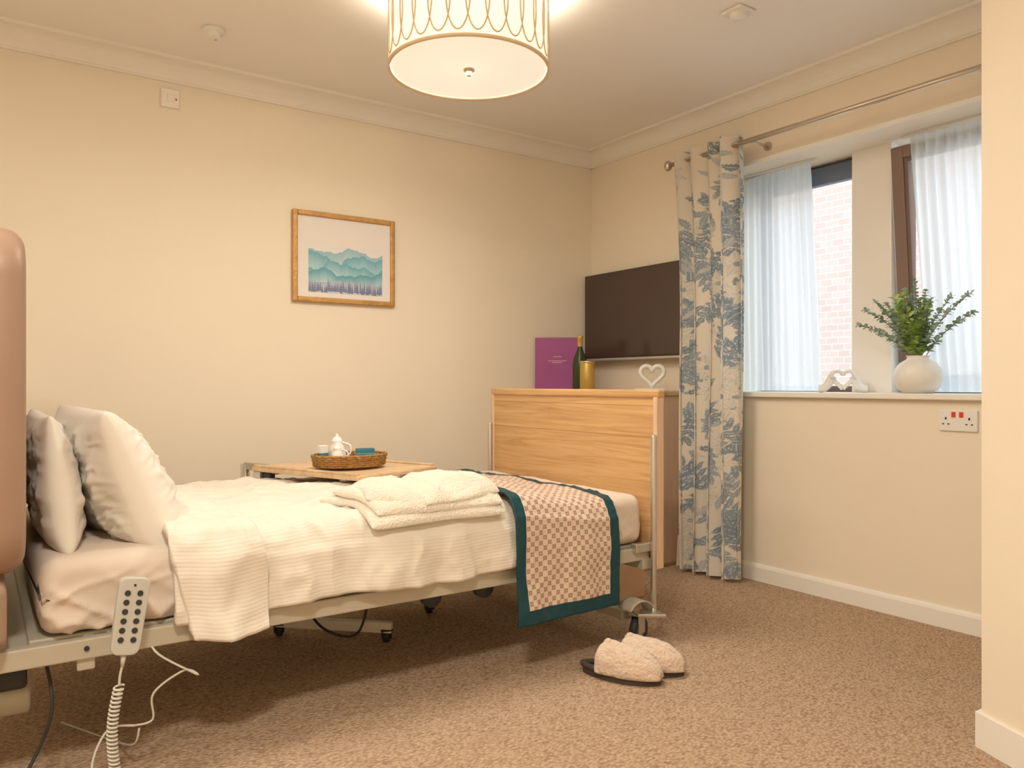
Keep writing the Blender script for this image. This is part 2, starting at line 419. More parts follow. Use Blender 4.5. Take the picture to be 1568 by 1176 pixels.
# ---------------------------------------------------------------- sockets, switch, detectors
k=[box('plate',(3.229,1.465,.800),(3.24,1.615,.886),M_white,.004)]
for y in (1.525,1.555): k.append(box('rocker_red',(3.225,y-.008,.856),(3.230,y+.008,.878),M_red,.002))
for y in (1.495,1.585):
    k.append(box('slot_earth',(3.2275,y-.003,.846),(3.2295,y+.003,.856),M_black))
    k.append(box('slot_l',(3.2275,y-.014,.826),(3.2295,y-.007,.831),M_black)); k.append(box('slot_n',(3.2275,y+.007,.826),(3.2295,y+.014,.831),M_black))
group('wall_socket',k,(3.235,1.54,.84))
k=[box('plate',(.683,3.788,2.25),(.763,3.80,2.335),M_cove,.004),box('rocker',(.708,3.784,2.275),(.738,3.79,2.31),M_cove,.002),
   box('neon',(.744,3.786,2.285),(.750,3.789,2.295),M_red)]
group('light_switch',k,(.72,3.79,2.29))
def detector(name,c,r):
    k=[lathe('base',[(0,0),(r,0),(r,-.012),(r*.85,-.018),(0,-.018)],c,M_white,36),
       lathe('chamber',[(r*.7,-.017),(r*.66,-.032),(r*.45,-.040),(0,-.042)],c,M_white,36),
       lathe('led',[(0,-.043),(.004,-.044),(0,-.046)],(c[0]+.01,c[1],c[2]),M_red,8)]
    group(name,k,c)
detector('smoke_detector',(.80,3.33,H),.044)
cc=(2.46,2.0,H)
k=[box('base',(cc[0]-.05,cc[1]-.05,H-.012),(cc[0]+.05,cc[1]+.05,H),M_white,.006),
   lathe('dome',[(.036,-.011),(.034,-.022),(.024,-.030),(0,-.032)],cc,M_white,32)]
group('motion_sensor',k,cc)

# ---------------------------------------------------------------- pendant drum lamp
LC=Vector((1.46,2.39,0)); LR=.288; z0,z1=2.120,2.40
def shademat():
    m,nt,b=newmat('shade_fabric'); N=nt.nodes; L=nt.links
    tc=N.new('ShaderNodeTexCoord'); sp=N.new('ShaderNodeSeparateXYZ'); L.new(tc.outputs['Object'],sp.inputs[0])
    mr=N.new('ShaderNodeMapRange'); mr.inputs['From Min'].default_value=z0; mr.inputs['From Max'].default_value=z1
    L.new(sp.outputs['Z'],mr.inputs['Value'])
    r=N.new('ShaderNodeValToRGB'); e=r.color_ramp.elements; e[0].color=(.95,.84,.66,1); e[1].color=(1,.94,.80,1)
    L.new(mr.outputs[0],r.inputs['Fac']); L.new(r.outputs['Color'],b.inputs['Emission Color']); b.inputs['Emission Strength'].default_value=.74
    b.inputs['Base Color'].default_value=(.8,.75,.65,1)
    return m
M_shade=shademat()
def diffmat():
    m,nt,b=newmat('lamp_diffuser'); N=nt.nodes; L=nt.links
    tc=N.new('ShaderNodeTexCoord'); ln=N.new('ShaderNodeVectorMath'); ln.operation='DISTANCE'
    ln.inputs[1].default_value=(LC.x,LC.y,z0+.006)
    L.new(tc.outputs['Object'],ln.inputs[0])
    r=N.new('ShaderNodeValToRGB'); e=r.color_ramp.elements
    e[0].position=0; e[0].color=(1,.90,.68,1); e[1].position=.29; e[1].color=(.93,.79,.57,1)
    x=e.new(.12); x.color=(.95,.83,.62,1)
    L.new(ln.outputs['Value'],r.inputs['Fac']); L.new(r.outputs['Color'],b.inputs['Emission Color'])
    b.inputs['Base Color'].default_value=(.4,.37,.3,1); b.inputs['Emission Strength'].default_value=.76
    return m
M_diff=diffmat()
M_lat=pmat('lattice_gold',(.76,.58,.36),.6,var=.03)
k=[]
k.append(lathe('shade_drum',[(LR-.006,z0+.002),(LR-.006,z1)],(LC.x,LC.y,0),M_shade,72))
k.append(lathe('diffuser',[(0,z0+.006),(LR-.008,z0+.006),(LR-.008,z0+.010),(0,z0+.010)],(LC.x,LC.y,0),M_diff,72))
k.append(lathe('rim_bottom',[(LR-.006,z0-.002),(LR+.003,z0-.002),(LR+.003,z0+.008),(LR-.006,z0+.008),(LR-.006,z0-.002)],(LC.x,LC.y,0),M_lat,72))
k.append(lathe('rim_top',[(LR-.006,z1-.010),(LR+.003,z1-.010),(LR+.003,z1+.002),(LR-.006,z1+.002),(LR-.006,z1-.010)],(LC.x,LC.y,0),M_lat,72))
NL=28
for i in range(NL):
    a0=2*math.pi*i/NL; pts=[]
    for q in range(28):
        tt=2*math.pi*q/28; a=a0+math.cos(tt)*(2*math.pi/NL)*.62; zz=(z0+z1)/2+.004+math.sin(tt)*(z1-z0)*.44
        pts.append((LC.x+LR*math.cos(a),LC.y+LR*math.sin(a),zz))
    k.append(tube('oval_%d'%i,pts,.0028,M_lat,closed=True,res=5,smoothpts=False))
k.append(lathe('finial',[(0,z0-.022),(.008,z0-.020),(.012,z0-.012),(.006,z0-.006),(.020,z0),(.020,z0+.006)],(LC.x,LC.y,0),M_brass,20))
k.append(cyl('stem',(LC.x,LC.y,z0),(LC.x,LC.y,H),.006,M_brass))
k.append(cyl('ceiling_rose',(LC.x,LC.y,H-.02),(LC.x,LC.y,H),.05,M_brass))
group('pendant_drum_lamp',k,(LC.x,LC.y,H))

# ---------------------------------------------------------------- framed print
k=[]
fx0,fx1,fz0,fz1=1.285,1.843,1.403,1.862
k.append(box('backing',(fx0+.01,3.785,fz0+.01),(fx1-.01,3.798,fz1-.01),M_mat))
w=.026
bm=bmesh.new()
for lo,hi in [((fx0,3.772,fz0),(fx0+w,3.80,fz1)),((fx1-w,3.772,fz0),(fx1,3.80,fz1)),((fx0+w,3.772,fz0),(fx1-w,3.80,fz0+w)),((fx0+w,3.772,fz1-w),(fx1-w,3.80,fz1))]: bm_box(bm,lo,hi,.006,3)
me=bpy.data.meshes.new('frame_moulding'); bm.to_mesh(me); bm.free(); k.append(mkobj('frame_moulding',me,M_gold))
gx,gy=300,190
U,V=np.meshgrid(np.linspace(0,1,gx),np.linspace(0,1,gy))
def ridge(seed,base,amp):
    r=np.zeros(gx); u=np.linspace(0,1,gx)
    rr=np.random.default_rng(seed)
    for f in (1.3,2.2,4.1,8.3,17): r+=amp/f**.9*np.sin(2*math.pi*(f*u+rr.uniform()))
    return base+r
C=np.empty((gy,gx,3)); C[:]=(.80,.77,.76)
for seed,base,amp,ct,cb in [(1,.88,.06,(.30,.50,.60),(.50,.68,.72)),(12,.74,.10,(.16,.40,.52),(.38,.62,.68)),(23,.58,.10,(.15,.40,.50),(.44,.67,.71)),(34,.42,.07,(.10,.34,.44),(.48,.66,.71)),(45,.24,.03,(.40,.48,.60),(.66,.66,.72))]:
    h=ridge(seed,base,amp)[None,:]; m=V<h
    f=np.clip((h-V)/.30,0,1)[...,None]; cc_=np.array(ct)*(1-f)+np.array(cb)*f
    C=np.where(m[...,None],cc_,C)
for i in range(44):
    u0=(i+rng.uniform(-.4,.4))/44; hh=rng.uniform(.14,.28); b0=rng.uniform(.0,.04)
    m=(np.abs(U-u0)<.017*(1-(V-b0)/hh)*(1+.35*np.sin(V*150)))&(V>b0)&(V<b0+hh)
    C[m]=(.17,.21,.36)
ix0,ix1,iz0,iz1=1.368,1.772,1.455,1.700
P=np.stack([ix0+(ix1-ix0)*U,3.7835+0*U,iz0+(iz1-iz0)*V],-1)
k.append(gridmesh('mountain_print',P,vcol_mat('print_ink',.6),cols=C,smooth=False))
group('framed_picture',k,(1.56,3.79,1.63))

# ---------------------------------------------------------------- TV
k=[box('body',(3.155,2.80,1.145),(3.19,3.765,1.668),M_tvb,.004),box('screen',(3.1535,2.806,1.157),(3.157,3.759,1.662),M_tv),
   box('lower_strip',(3.151,2.80,1.133),(3.185,3.765,1.147),M_silver,.003),box('wall_mount',(3.19,3.1,1.3),(3.24,3.45,1.5),M_black)]
group('flat_screen_tv',k,(3.18,3.28,1.4))

# ---------------------------------------------------------------- chest of drawers
k=[box('carcass',(2.775,2.975,.02),(3.20,3.765,.925),M_oakside,.003),box('top',(2.755,2.965,.925),(3.22,3.77,.952),M_oaktop,.004),
   box('plinth',(2.79,2.99,0),(3.2,3.75,.03),M_oakside)]
for i in range(4):
    za=.06+i*.215
    k.append(box('drawer_%d'%i,(2.757,2.99,za),(2.777,3.75,za+.205),M_oak,.003))
    for yy in (3.2,3.54): k.append(cyl('knob',(2.735,yy,za+.1),(2.757,yy,za+.1),.014,M_brass))
group('chest_of_drawers',k,(3.0,3.37,0))
ZT=.952
Mx=Matrix.Translation((2.87,3.68,ZT))@Matrix.Rotation(math.radians(50),4,'Z')@Matrix.Rotation(math.radians(3),4,'Y')
k=[box('cover',(-.012,-.134,0),(.012,.134,.318),M_purple,.002,M=Mx)]
M_pf=pmat('pink_foil',(.75,.35,.5),.4)
for i,(a,b) in enumerate([(.20,.025),(.175,.055),(.165,.03)]):
    k.append(box('foil_text_%d'%i,(-.0135,-b,a),(-.012,b,a+.004),M_pf,M=Mx))
group('purple_folder',k,(2.87,3.68,ZT))
bc=(2.885,3.485,ZT)
k=[lathe('bottle',[(0,0),(.040,0),(.043,.01),(.043,.15),(.036,.19),(.018,.235),(.0145,.25),(.0145,.30),(.017,.302),(.017,.312),(0,.314)],bc,M_green,32),
   lathe('foil_neck',[(.0155,.255),(.0165,.30),(.0185,.303),(.018,.316),(0,.318)],bc,M_goldfoil,24)]
group('champagne_bottle',k,bc)
bc2=(2.83,3.355,ZT)
k=[lathe('tin',[(0,0),(.040,0),(.042,.004),(.042,.160),(.038,.167),(0,.167)],bc2,M_goldfoil,32),lathe('tin_rim',[(.0425,.155),(.044,.157),(.044,.165),(.0425,.167)],bc2,M_brass,32)]
group('gold_gift_tin',k,bc2)
def heartpt(t_,w):
    hx=16*math.sin(t_)**3; hy=13*math.cos(t_)-5*math.cos(2*t_)-2*math.cos(3*t_)-math.cos(4*t_)
    return hx/32*w,(hy+17)/32*w
def heart(name,c,w,r,rot,mat):
    pts=[]
    R=Matrix.Rotation(rot,4,'Z')
    for q in range(40):
        a,b=heartpt(2*math.pi*q/40,w); pts.append(Vector(c)+R@Vector((0,a,b+r+.010)))
    k=[tube('heart_ring',pts,r,mat,closed=True,res=10,smoothpts=False),
       box('base',(-.03,-w*.5,0),(.03,w*.8,.014),mat,.004,M=Matrix.Translation(c)@R)]
    group(name,k,c)
heart('heart_ornament',(2.985,3.00,ZT),.125,.012,math.radians(52),M_cer)

# two sculpted hands whose fingers (upper curve) and thumbs (lower point) form a heart
sc=Vector((3.325,2.10,SZ)); k=[]
for sgn in (-1,1):
    for f in range(4):
        pts=[]
        for q in range(9):
            a,b=heartpt(.02+1.75*q/8,.10); pts.append((-.018+f*.012,sgn*a,b*.95+.014+.001*f))
        k.append(tube('finger_%d_%d'%(sgn+1,f),pts,.0078,M_cer,res=8,smoothpts=False))
    pts=[(.0,sgn*heartpt(1.7+1.38*q/6,.10)[0],heartpt(1.7+1.38*q/6,.10)[1]*.95+.014) for q in range(7)]
    k.append(tube('thumb_%d'%(sgn+1),pts,.010,M_cer,res=10,smoothpts=False))
    k.append(tube('palm_%d'%(sgn+1),[(0,sgn*.046,.078),(0,sgn*.056,.055),(0,sgn*.066,.036),(0,sgn*.084,.020),(0,sgn*.104,.0185)],.0185,M_cer,res=12))
for o in k: o.data.transform(Matrix.Translation(sc)@Matrix.Rotation(math.radians(38),4,'Z'))
group('heart_hands_sculpture',k,tuple(sc))

# vase with eucalyptus
vc=(3.29,1.73,SZ)
k=[lathe('vase',[(0,0),(.055,0),(.083,.025),(.096,.065),(.092,.10),(.07,.13),(.045,.145),(.042,.155),(.048,.160),(.040,.160),(.036,.15),(.03,.12),(0,.10)],vc,M_cer,48)]
vs=[];fs=[];vs2=[];fs2=[]
M_leaf=pmat('eucalyptus_leaf',(.27,.39,.30),.6,var=.35,scale=40); M_leaf2=pmat('fresh_green_leaf',(.42,.62,.18),.55,var=.3,scale=40); M_stem=pmat('stem_green',(.2,.2,.1),.6)
def leafgeo(V_,F_,p,d,up,L,W):
    d=d.normalized(); s_=d.cross(up)
    if s_.length<1e-3: s_=Vector((1,0,0))
    s_.normalize(); u_=s_.cross(d)
    n0=len(V_)
    for a,wd in [(0,.15),(.25,.8),(.5,1),(.75,.8),(1,.1)]:
        c=p+d*L*a+u_*(.15*L*math.sin(a*math.pi))
        V_.append(tuple(c-s_*W*wd+u_*.15*W)); V_.append(tuple(c)); V_.append(tuple(c+s_*W*wd+u_*.15*W))
    for i in range(4):
        b=n0+i*3
        F_.append((b,b+1,b+4,b+3)); F_.append((b+1,b+2,b+5,b+4))
base=Vector(vc)+Vector((0,0,.15))
def stem(dirv,L,droop,leafL,leafW,n,V_,F_,nm):
    pts=[];p=base+Vector((random.uniform(-.015,.015),random.uniform(-.015,.015),-.02)); d=Vector(dirv).normalized()
    d0=(d+Vector((0,0,1.0))).normalized()
    for i in range(10):
        f=i/9; dd=(d0*(1-f)+d*f).normalized(); dd.z-=droop*f; pts.append(p.copy()); p=p+dd.normalized()*L/9
    k.append(tube(nm,pts,.0018,M_stem,res=5,fac=2))
    for j in range(n):
        f=.18+.82*j/(n-1); i=min(8,int(f*9)); fr_=f*9-i; q=pts[i].lerp(pts[i+1],fr_); tdir=(pts[i+1]-pts[i]).normalized()
        ax=tdir.cross(Vector((random.uniform(-1,1),random.uniform(-1,1),random.uniform(-1,1)))).normalized()
        sc_=1-.4*f
        for sg in (-1,1):
            dl=(ax*sg+tdir*.6).normalized()
            leafgeo(V_,F_,q,dl,Vector((random.uniform(-.6,.6),random.uniform(-.6,.6),1)),leafL*sc_,leafW*sc_)
dirs=[((-.1,1,.62),.34),((-.15,1,.35),.30),((-.25,.8,1.3),.29),((-.1,.45,1.6),.32),((-.15,.1,2),.35),((-.1,-.3,1.7),.30),((-.2,-.9,1.0),.32),((-.2,-1,.45),.31),((-.2,-1,.68),.38),((-.25,-.6,1.4),.28),((-.1,.9,1.0),.33),((-.35,.3,1.2),.24),((-.4,-.4,.9),.22),((-.2,.7,.8),.27),((-.15,.25,2),.29),((-.3,-.1,1.5),.26)]
for i,(d,L_) in enumerate(dirs): stem(d,L_,.12,.028,.014,21,vs,fs,'stem_%d'%i)
for i in range(24):
    a=random.uniform(0,6.28); stem((.15*math.cos(a)-.2,.45*math.sin(a),1.2),random.uniform(.12,.30),0,.055,.013,11,vs2,fs2,'fern_stem_%d'%i)
vs=[(min(x_,3.385),y_,z_) for x_,y_,z_ in vs]; vs2=[(min(x_,3.385),y_,z_) for x_,y_,z_ in vs2]
me=bpy.data.meshes.new('eucalyptus_leaves'); me.from_pydata(vs,[],fs); k.append(mkobj('eucalyptus_leaves',me,M_leaf,True))
me=bpy.data.meshes.new('green_leaves'); me.from_pydata(vs2,[],fs2); k.append(mkobj('green_leaves',me,M_leaf2,True))
group('eucalyptus_vase',k,vc)

# ---------------------------------------------------------------- BED
YN,YF=2.17,3.24; XH,XF=.12,2.115; ZM0,ZM1=.375,.565
fr=[]
def box_grid(name,lo,hi,r,mat,nxs=240):
    prof=[]
    def arc(cy,cz,a0,a1,n=7):
        for q in range(n+1):
            a=a0+(a1-a0)*q/n; prof.append((cy+r*math.cos(a),cz+r*math.sin(a)))
    y0,z0_,y1,z1_=lo[1],lo[2],hi[1],hi[2]
    for q in range(8): prof.append((y0+r+(y1-y0-2*r)*(1-q/8),z0_))
    arc(y0+r,z0_+r,-math.pi/2,-math.pi)
    for q in range(1,16): prof.append((y0,z0_+r+(z1_-z0_-2*r)*q/16))
    arc(y0+r,z1_-r,math.pi,math.pi/2)
    for q in range(1,40): prof.append((y0+r+(y1-y0-2*r)*q/40,z1_))
    arc(y1-r,z1_-r,math.pi/2,0)
    arc(y1-r,z0_+r,0,-math.pi/2)
    vs=[];fs=[];m=len(prof); cyy=(y0+y1)/2; czz=(z0_+z1_)/2
    xs=[lo[0]+(hi[0]-lo[0])*q/(nxs-1) for q in range(nxs)]
    for x in xs:
        d=min(x-lo[0],hi[0]-x); ins=0 if d>=r else r-math.sqrt(max(0,r*r-(r-d)**2))
        for (y,z) in prof:
            yy=y+(ins if y<cyy else -ins)*min(1,abs(y-cyy)/.3); zz=z+(ins if z<czz else -ins)
            n=nz(x,yy,zz,6)+.5*nz(x,yy,zz,16)
            if y<y0+r*.7:
                low=max(0,min(1,(z1_-.02-zz)/.10)); head=max(.25,1-(x-lo[0])/.7)
                cr=(1-abs(nz(x*1.6+zz*2.2,0,zz*.8,6)))**5+.8*(1-abs(nz(x*1.0-zz*1.5,7,zz,10)))**6
                yy+= -.004*n +.024*head*low*(.45-cr)
            elif z>z1_-r: zz+=.006*n
            vs.append((x,yy,zz))
    for i in range(nxs-1):
        for j in range(m):
            j2=(j+1)%m; fs.append((i*m+j,i*m+j2,(i+1)*m+j2,(i+1)*m+j))
    fs.append(tuple(range(m))); fs.append(tuple((nxs-1)*m+j for j in range(m))[::-1])
    me=bpy.data.meshes.new(name); me.from_pydata(vs,[],fs)
    bm=bmesh.new(); bm.from_mesh(me); bmesh.ops.recalc_face_normals(bm,faces=bm.faces); bm.to_mesh(me); bm.free()
    return mkobj(name,me,mat,True)
fr.append(box_grid('mattress',(XH,YN,ZM0),(XF,YF,ZM1),.042,M_sheet))
def drape(name,x0f,x1f,nx,ny,yN,yF,zt,r,hN,hF,bulge,mat,amp,foldamp,border=None,solid=.012,seed=0,mats=None):
    P=np.zeros((ny,nx,3)); UV=np.zeros((ny,nx,2))
    for i in range(nx):
        ti=i/(nx-1)
        xm=x0f(0)+(x1f(0)-x0f(0))*ti
        ztx=zt(xm); hn=hN(xm)
        pl=[(yN-.012,hn),(yN-.008,ztx-r)]
        for q in range(1,9):
            a=math.pi/2*q/8; pl.append((yN+r-r*math.cos(a),ztx-r+r*math.sin(a)))
        for q in range(1,24):
            a=q/24; yy=yN+r+(yF-yN-2*r)*a; pl.append((yy,ztx+bulge*math.sin(math.pi*a)**.8))
        for q in range(0,9):
            a=math.pi/2*q/8; pl.append((yF-r+r*math.sin(a),ztx-r+r*math.cos(a)))
        pl.append((yF+.01,hF))
        pl=np.array(pl); dl=np.sqrt((np.diff(pl,axis=0)**2).sum(1)); S=np.concatenate([[0],np.cumsum(dl)])
        sj=np.linspace(0,S[-1],ny)
        ys=np.interp(sj,S,pl[:,0]); zs=np.interp(sj,S,pl[:,1])
        for j in range(ny):
            tj=j/(ny-1); xx=x0f(tj)+(x1f(tj)-x0f(tj))*ti
            hang=max(0,min(1,(ztx-r*.5-zs[j])/.2)) if ys[j]<yN+r else 0
            n=nz(xx,ys[j],zs[j]+seed,5)*1.0+.5*nz(xx,ys[j],zs[j]+seed,13)+.22*nz(xx,ys[j],zs[j]+seed,30)
            rdg=(1-abs(nz(xx*.8+seed,ys[j]*1.4,zs[j]*.8,9)))**6
            top=1-hang
            dz=amp*(n+.45*rdg)*(.35+.65*top) if ys[j]>yN+.02 else 0
            dy=-foldamp*hang*(math.sin(xx*26+2*nz(xx,0,seed,4))*.5+.5+.7*nz(xx,zs[j]*.4,seed,9)+.35*nz(xx,zs[j]*.5,seed,22)) - amp*.6*(n+.6*rdg)*(1-max(0,min(1,(ys[j]-yN)/r)))
            P[j,i]=(xx+.006*hang*nz(zs[j],xx,0,10),ys[j]+dy,zs[j]+dz)
            UV[j,i]=(xx,sj[j])
    mi=None
    if border:
        bw=border; mi=np.zeros((ny-1,nx-1),int)
        for j in range(ny-1):
            for i in range(nx-1):
                u=(UV[j,i,0]+UV[j,i+1,0])/2; s_=UV[j,i,1]
                if u<UV[j,0,0]+bw or u>UV[j,-1,0]-bw or s_<bw*1.05 or s_>UV[-1,i,1]-bw: mi[j,i]=1
    return gridmesh(name,P,mats or mat,uv=UV,matidx=mi,solid=solid)
zd=lambda x: .600-.02*max(0,min(1,(x-1.3)/.3))
def hemd(x): return .372+.008*math.sin(x*9)
fr.append(drape('duvet',lambda t:.42,lambda t:1.62,220,140,2.145,3.255,zd,.085,hemd,.40,.018,M_linen,.019,.028,solid=.02))
fr.append(drape('duvet_turndown',lambda t:.40+.02*t+.06*max(0,1-t*6),lambda t:.655-.16*min(1,max(0,(t-.1)/.5)),70,140,2.125,3.262,lambda x:.618,.085,lambda x:.333-.012*math.sin(x*14),.42,.018,M_linen,.019,.040,solid=.03))
zr=lambda x: .622-.045*max(0,min(1,(x-1.5)/.35))
run=drape('runner_cloth',lambda t:1.47,lambda t:1.925,92,300,2.118,3.275,zr,.075,lambda x:.185,.30,.012,None,.010,.014,border=.042,solid=.006,mats=[M_runner,M_teal])
group('bed_runner',[run],(1.7,2.7,.6))

fr.append(box('side_rail_near',(-.05,2.155,.315),(2.13,2.185,.365),M_grey,.004))
fr.append(box('side_rail_far',(-.05,3.225,.315),(2.13,3.255,.365),M_grey,.004))
for i,xx in enumerate((.06,.5,.95,1.4,1.85,2.08)):
    fr.append(box('cross_slat_%d'%i,(xx,2.18,.33),(xx+.05,3.23,.36),M_grey,.003))
fr.append(box('mattress_platform',(.1,2.19,.350),(2.10,3.22,.372),M_grey,.004))
fr.append(box('inner_chassis_near',(.1,2.42,.26),(2.05,2.46,.31),M_grey,.004)); fr.append(box('inner_chassis_far',(.1,2.96,.26),(2.05,3.0,.31),M_grey,.004))
for xx in (.7,1.75): fr.append(box('chassis_cross',(xx,2.42,.255),(xx+.05,3.0,.30),M_grey,.004))
for xx in (1.20,1.40,1.95):
    b_=lathe('bracket',[(0,-.012),(.035,-.012),(.035,.012),(0,.012)],(0,0,0),M_black,20)
    b_.data.transform(Matrix.Translation((xx,2.2,.308))@Matrix.Rotation(math.pi/2,4,'X')); fr.append(b_)
for xx in (.22,.60): fr.append(cyl('rail_bolt',(xx,2.150,.342),(xx,2.157,.342),.006,M_black,seg=12))
fr.append(box('rail_stub',(.20,2.165,.285),(.24,2.18,.318),M_grey,.004))
def bar(name,p0,p1,w,mat):
    p0=Vector(p0);p1=Vector(p1);d=p1-p0; q=Vector((1,0,0)).rotation_difference(d.normalized())
    return box(name,(-d.length/2,-w/2,-w*.8),(d.length/2,w/2,w*.8),mat,.004,M=Matrix.Translation((p0+p1)/2)@q.to_matrix().to_4x4())
for yy in (2.50,2.92):
    fr.append(bar('lift_arm',(1.55,yy,.28),(2.05,yy,.10),.025,M_grey)); fr.append(bar('lift_arm',(.16,yy,.28),(-.10,yy,.10),.025,M_grey))
fr.append(box('foot_axle',(2.03,2.2,.085),(2.08,3.2,.12),M_grey,.005)); fr.append(box('head_axle',(-.14,2.2,.085),(-.09,3.2,.12),M_grey,.005))
fr.append(cyl('actuator_motor',(-.08,2.33,.20),(.11,2.33,.20),.045,M_grey,bevel=.01))
fr.append(box('actuator_housing',(.03,2.23,.245),(.1,2.40,.30),M_black,.01))
fr.append(cyl('actuator_rod',(1.0,2.7,.24),(1.7,2.7,.2),.016,M_steel)); fr.append(box('motor_box',(.75,2.64,.20),(1.0,2.76,.28),M_black,.02))
def castor(x,y,r,tag,ang=0):
    o=[]
    R=Matrix.Translation((x,y,0))@Matrix.Rotation(ang,4,'Z')
    a=lathe('castor_tyre'+tag,[(r*.55,-.012),(r*.92,-.013),(r,-.007),(r,.007),(r*.92,.013),(r*.55,.012)],(0,0,0),M_black,28); a.data.transform(R@Matrix.Translation((.018,0,r))@Matrix.Rotation(math.pi/2,4,'X')); o.append(a)
    a=lathe('castor_hub'+tag,[(0,-.010),(r*.56,-.010),(r*.56,.010),(0,.010)],(0,0,0),M_rem if r>.03 else M_black,24); a.data.transform(R@Matrix.Translation((.018,0,r))@Matrix.Rotation(math.pi/2,4,'X')); o.append(a)
    fm=M_steel if r>.03 else M_black
    for s_ in (-1,1):
        o.append(box('castor_fork'+tag,(-.012,s_*.017-.003,r*.8),(.035,s_*.017+.003,r*2.15),fm,.002,M=R))
    o.append(box('castor_crown'+tag,(-.022,-.024,r*2.05),(.038,.024,r*2.35),fm,.005,M=R))
    return o
fr+=castor(2.055,2.15,.055,'_a',.3); fr+=castor(2.055,3.22,.055,'_b',.3); fr+=castor(-.12,2.18,.055,'_c',1); fr+=castor(-.12,3.22,.055,'_d',1)
fr.append(box('brake_pedal',(-.03,-.035,.118),(.09,.03,.130),M_steel,.004,M=Matrix.Translation((2.05,2.135,0))@Matrix.Rotation(-.3,4,'Z')@Matrix.Rotation(math.radians(6),4,'Y')))
def shroud():
    P=np.zeros((12,10,3))
    for j in range(12):
        a=math.pi*(.05+.75*j/11)
        for i in range(10):
            P[j,i]=(2.055+.075*math.cos(a),2.115+.07*i/9,.10+.075*math.sin(a))
    return gridmesh('castor_shroud',P,M_grey,solid=.004)
fr.append(shroud())
fr.append(box('footboard_panel',(2.145,2.135,.30),(2.168,3.275,.945),M_oak,.004))
fr.append(box('footboard_top_rail',(2.138,2.118,.935),(2.178,3.292,.968),M_oak,.008,3))
fr.append(box('footboard_end_near',(2.137,2.122,.28),(2.175,2.145,.940),M_oakside,.004)); fr.append(box('footboard_end_far',(2.137,3.265,.30),(2.175,3.288,.940),M_oakside,.004))
M_oakdk=wood('oak_groove',(.36,.18,.07),(.48,.26,.10),(60,1.6,55))
fr.append(box('footboard_groove_1',(2.1442,2.145,.783),(2.146,3.265,.785),M_oakdk)); fr.append(box('footboard_groove_2',(2.1442,2.145,.905),(2.146,3.265,.907),M_oakdk))
fr.append(cyl('foot_post_near',(2.125,2.128,.10),(2.125,2.128,.795),.0115,M_steel,bevel=.004)); fr.append(cyl('foot_post_far',(2.125,3.275,.10),(2.125,3.275,.795),.0115,M_steel,bevel=.004))
fr.append(box('foot_bracket',(2.04,2.135,.35),(2.135,2.165,.385),M_steel,.004)); fr.append(box('foot_cross_beam',(2.09,2.15,.28),(2.135,3.25,.32),M_grey,.004))
def padded(name,lo,hi,rad,mat,corner):
    bm=bmesh.new(); bm_box(bm,lo,hi)
    es=[e for e in bm.edges if abs(e.verts[0].co.x-e.verts[1].co.x)>1e-4]
    bmesh.ops.bevel(bm,geom=es,offset=corner,segments=8,affect='EDGES',profile=.5)
    es=[e for e in bm.edges if abs(e.verts[0].co.x-e.verts[1].co.x)<1e-4 and any(len(f.verts)>6 for f in e.link_faces)]
    bmesh.ops.bevel(bm,geom=es,offset=rad,segments=7,affect='EDGES',profile=.5)
    me=bpy.data.meshes.new(name); bm.to_mesh(me); bm.free(); return mkobj(name,me,mat,True)
fr+=[padded('headboard_pad',(-.005,2.06,.545),(.092,3.34,1.355),.045,M_uph,.12),
    padded('headboard_lower_pad',(-.03,2.08,.385),(.055,3.32,.54),.03,M_uph,.03),
    box('head_pad_bracket',(-.05,2.5,.9),(.0,2.9,.95),M_grey,.004)]
fr.append(cyl('head_post_near',(-.035,2.2,.1),(-.035,2.2,1.1),.013,M_steel)); fr.append(cyl('head_post_far',(-.035,3.2,.1),(-.035,3.2,1.1),.013,M_steel))
fr.append(box('head_cross',(-.05,2.15,.32),(.02,3.25,.36),M_grey,.004))
def pillow(name,c,W,Hh,T_,lean,yaw,mat,seed,cr=.006):
    n=80; u=np.linspace(-1,1,n); fs=[];vs=[]
    for side in (1,-1):
        for b in u:
            for a in u:
                e=((1-abs(a)**2.8)*(1-abs(b)**2.8))
                th=T_*max(e,0)**.42
                x=W*a*(1-.03*(1-b*b)); z=Hh*b*(1-.045*(1-a*a))
                edge=min(1,max(e,0)*2)
                rd=(1-abs(nz(a*1.3+seed,b*.9+a*.5,side,2.4)))**7+.6*(1-abs(nz(a*.8+seed,b*1.6,side+4,4.2)))**8
                w_=(.014*nz(a*1.2+seed,b*1.2,side,1.4)+.010*nz(a+seed,b,side,3.6)+.004*nz(a+seed,b,side,8)+cr*rd)*edge
                th*=1+.25*(-b)
                z-=.012*(1-a*a)*max(0,-b)
                vs.append(Vector((side*(th+w_), x, z)))
    idx=lambda s,j,i: s*n*n+j*n+i
    for s_ in (0,1):
        for j in range(n-1):
            for i in range(n-1):
                q=(idx(s_,j,i),idx(s_,j,i+1),idx(s_,j+1,i+1),idx(s_,j+1,i)); fs.append(q if s_==0 else q[::-1])
    M_=Matrix.Translation(c)@Matrix.Rotation(yaw,4,'Z')@Matrix.Rotation(lean,4,'Y')
    me=bpy.data.meshes.new(name); me.from_pydata([tuple(M_@v) for v in vs],[],fs)
    bm=bmesh.new(); bm.from_mesh(me); bmesh.ops.remove_doubles(bm,verts=bm.verts,dist=1e-4); bmesh.ops.recalc_face_normals(bm,faces=bm.faces); bm.to_mesh(me); bm.free()
    return mkobj(name,me,mat,True)
group('hospital_profiling_bed',fr,(1.1,2.7,.0))
pillow('pillow',(.168,2.60,.735),.38,.178,.060,math.radians(-7),0,M_pillow,5,.003)
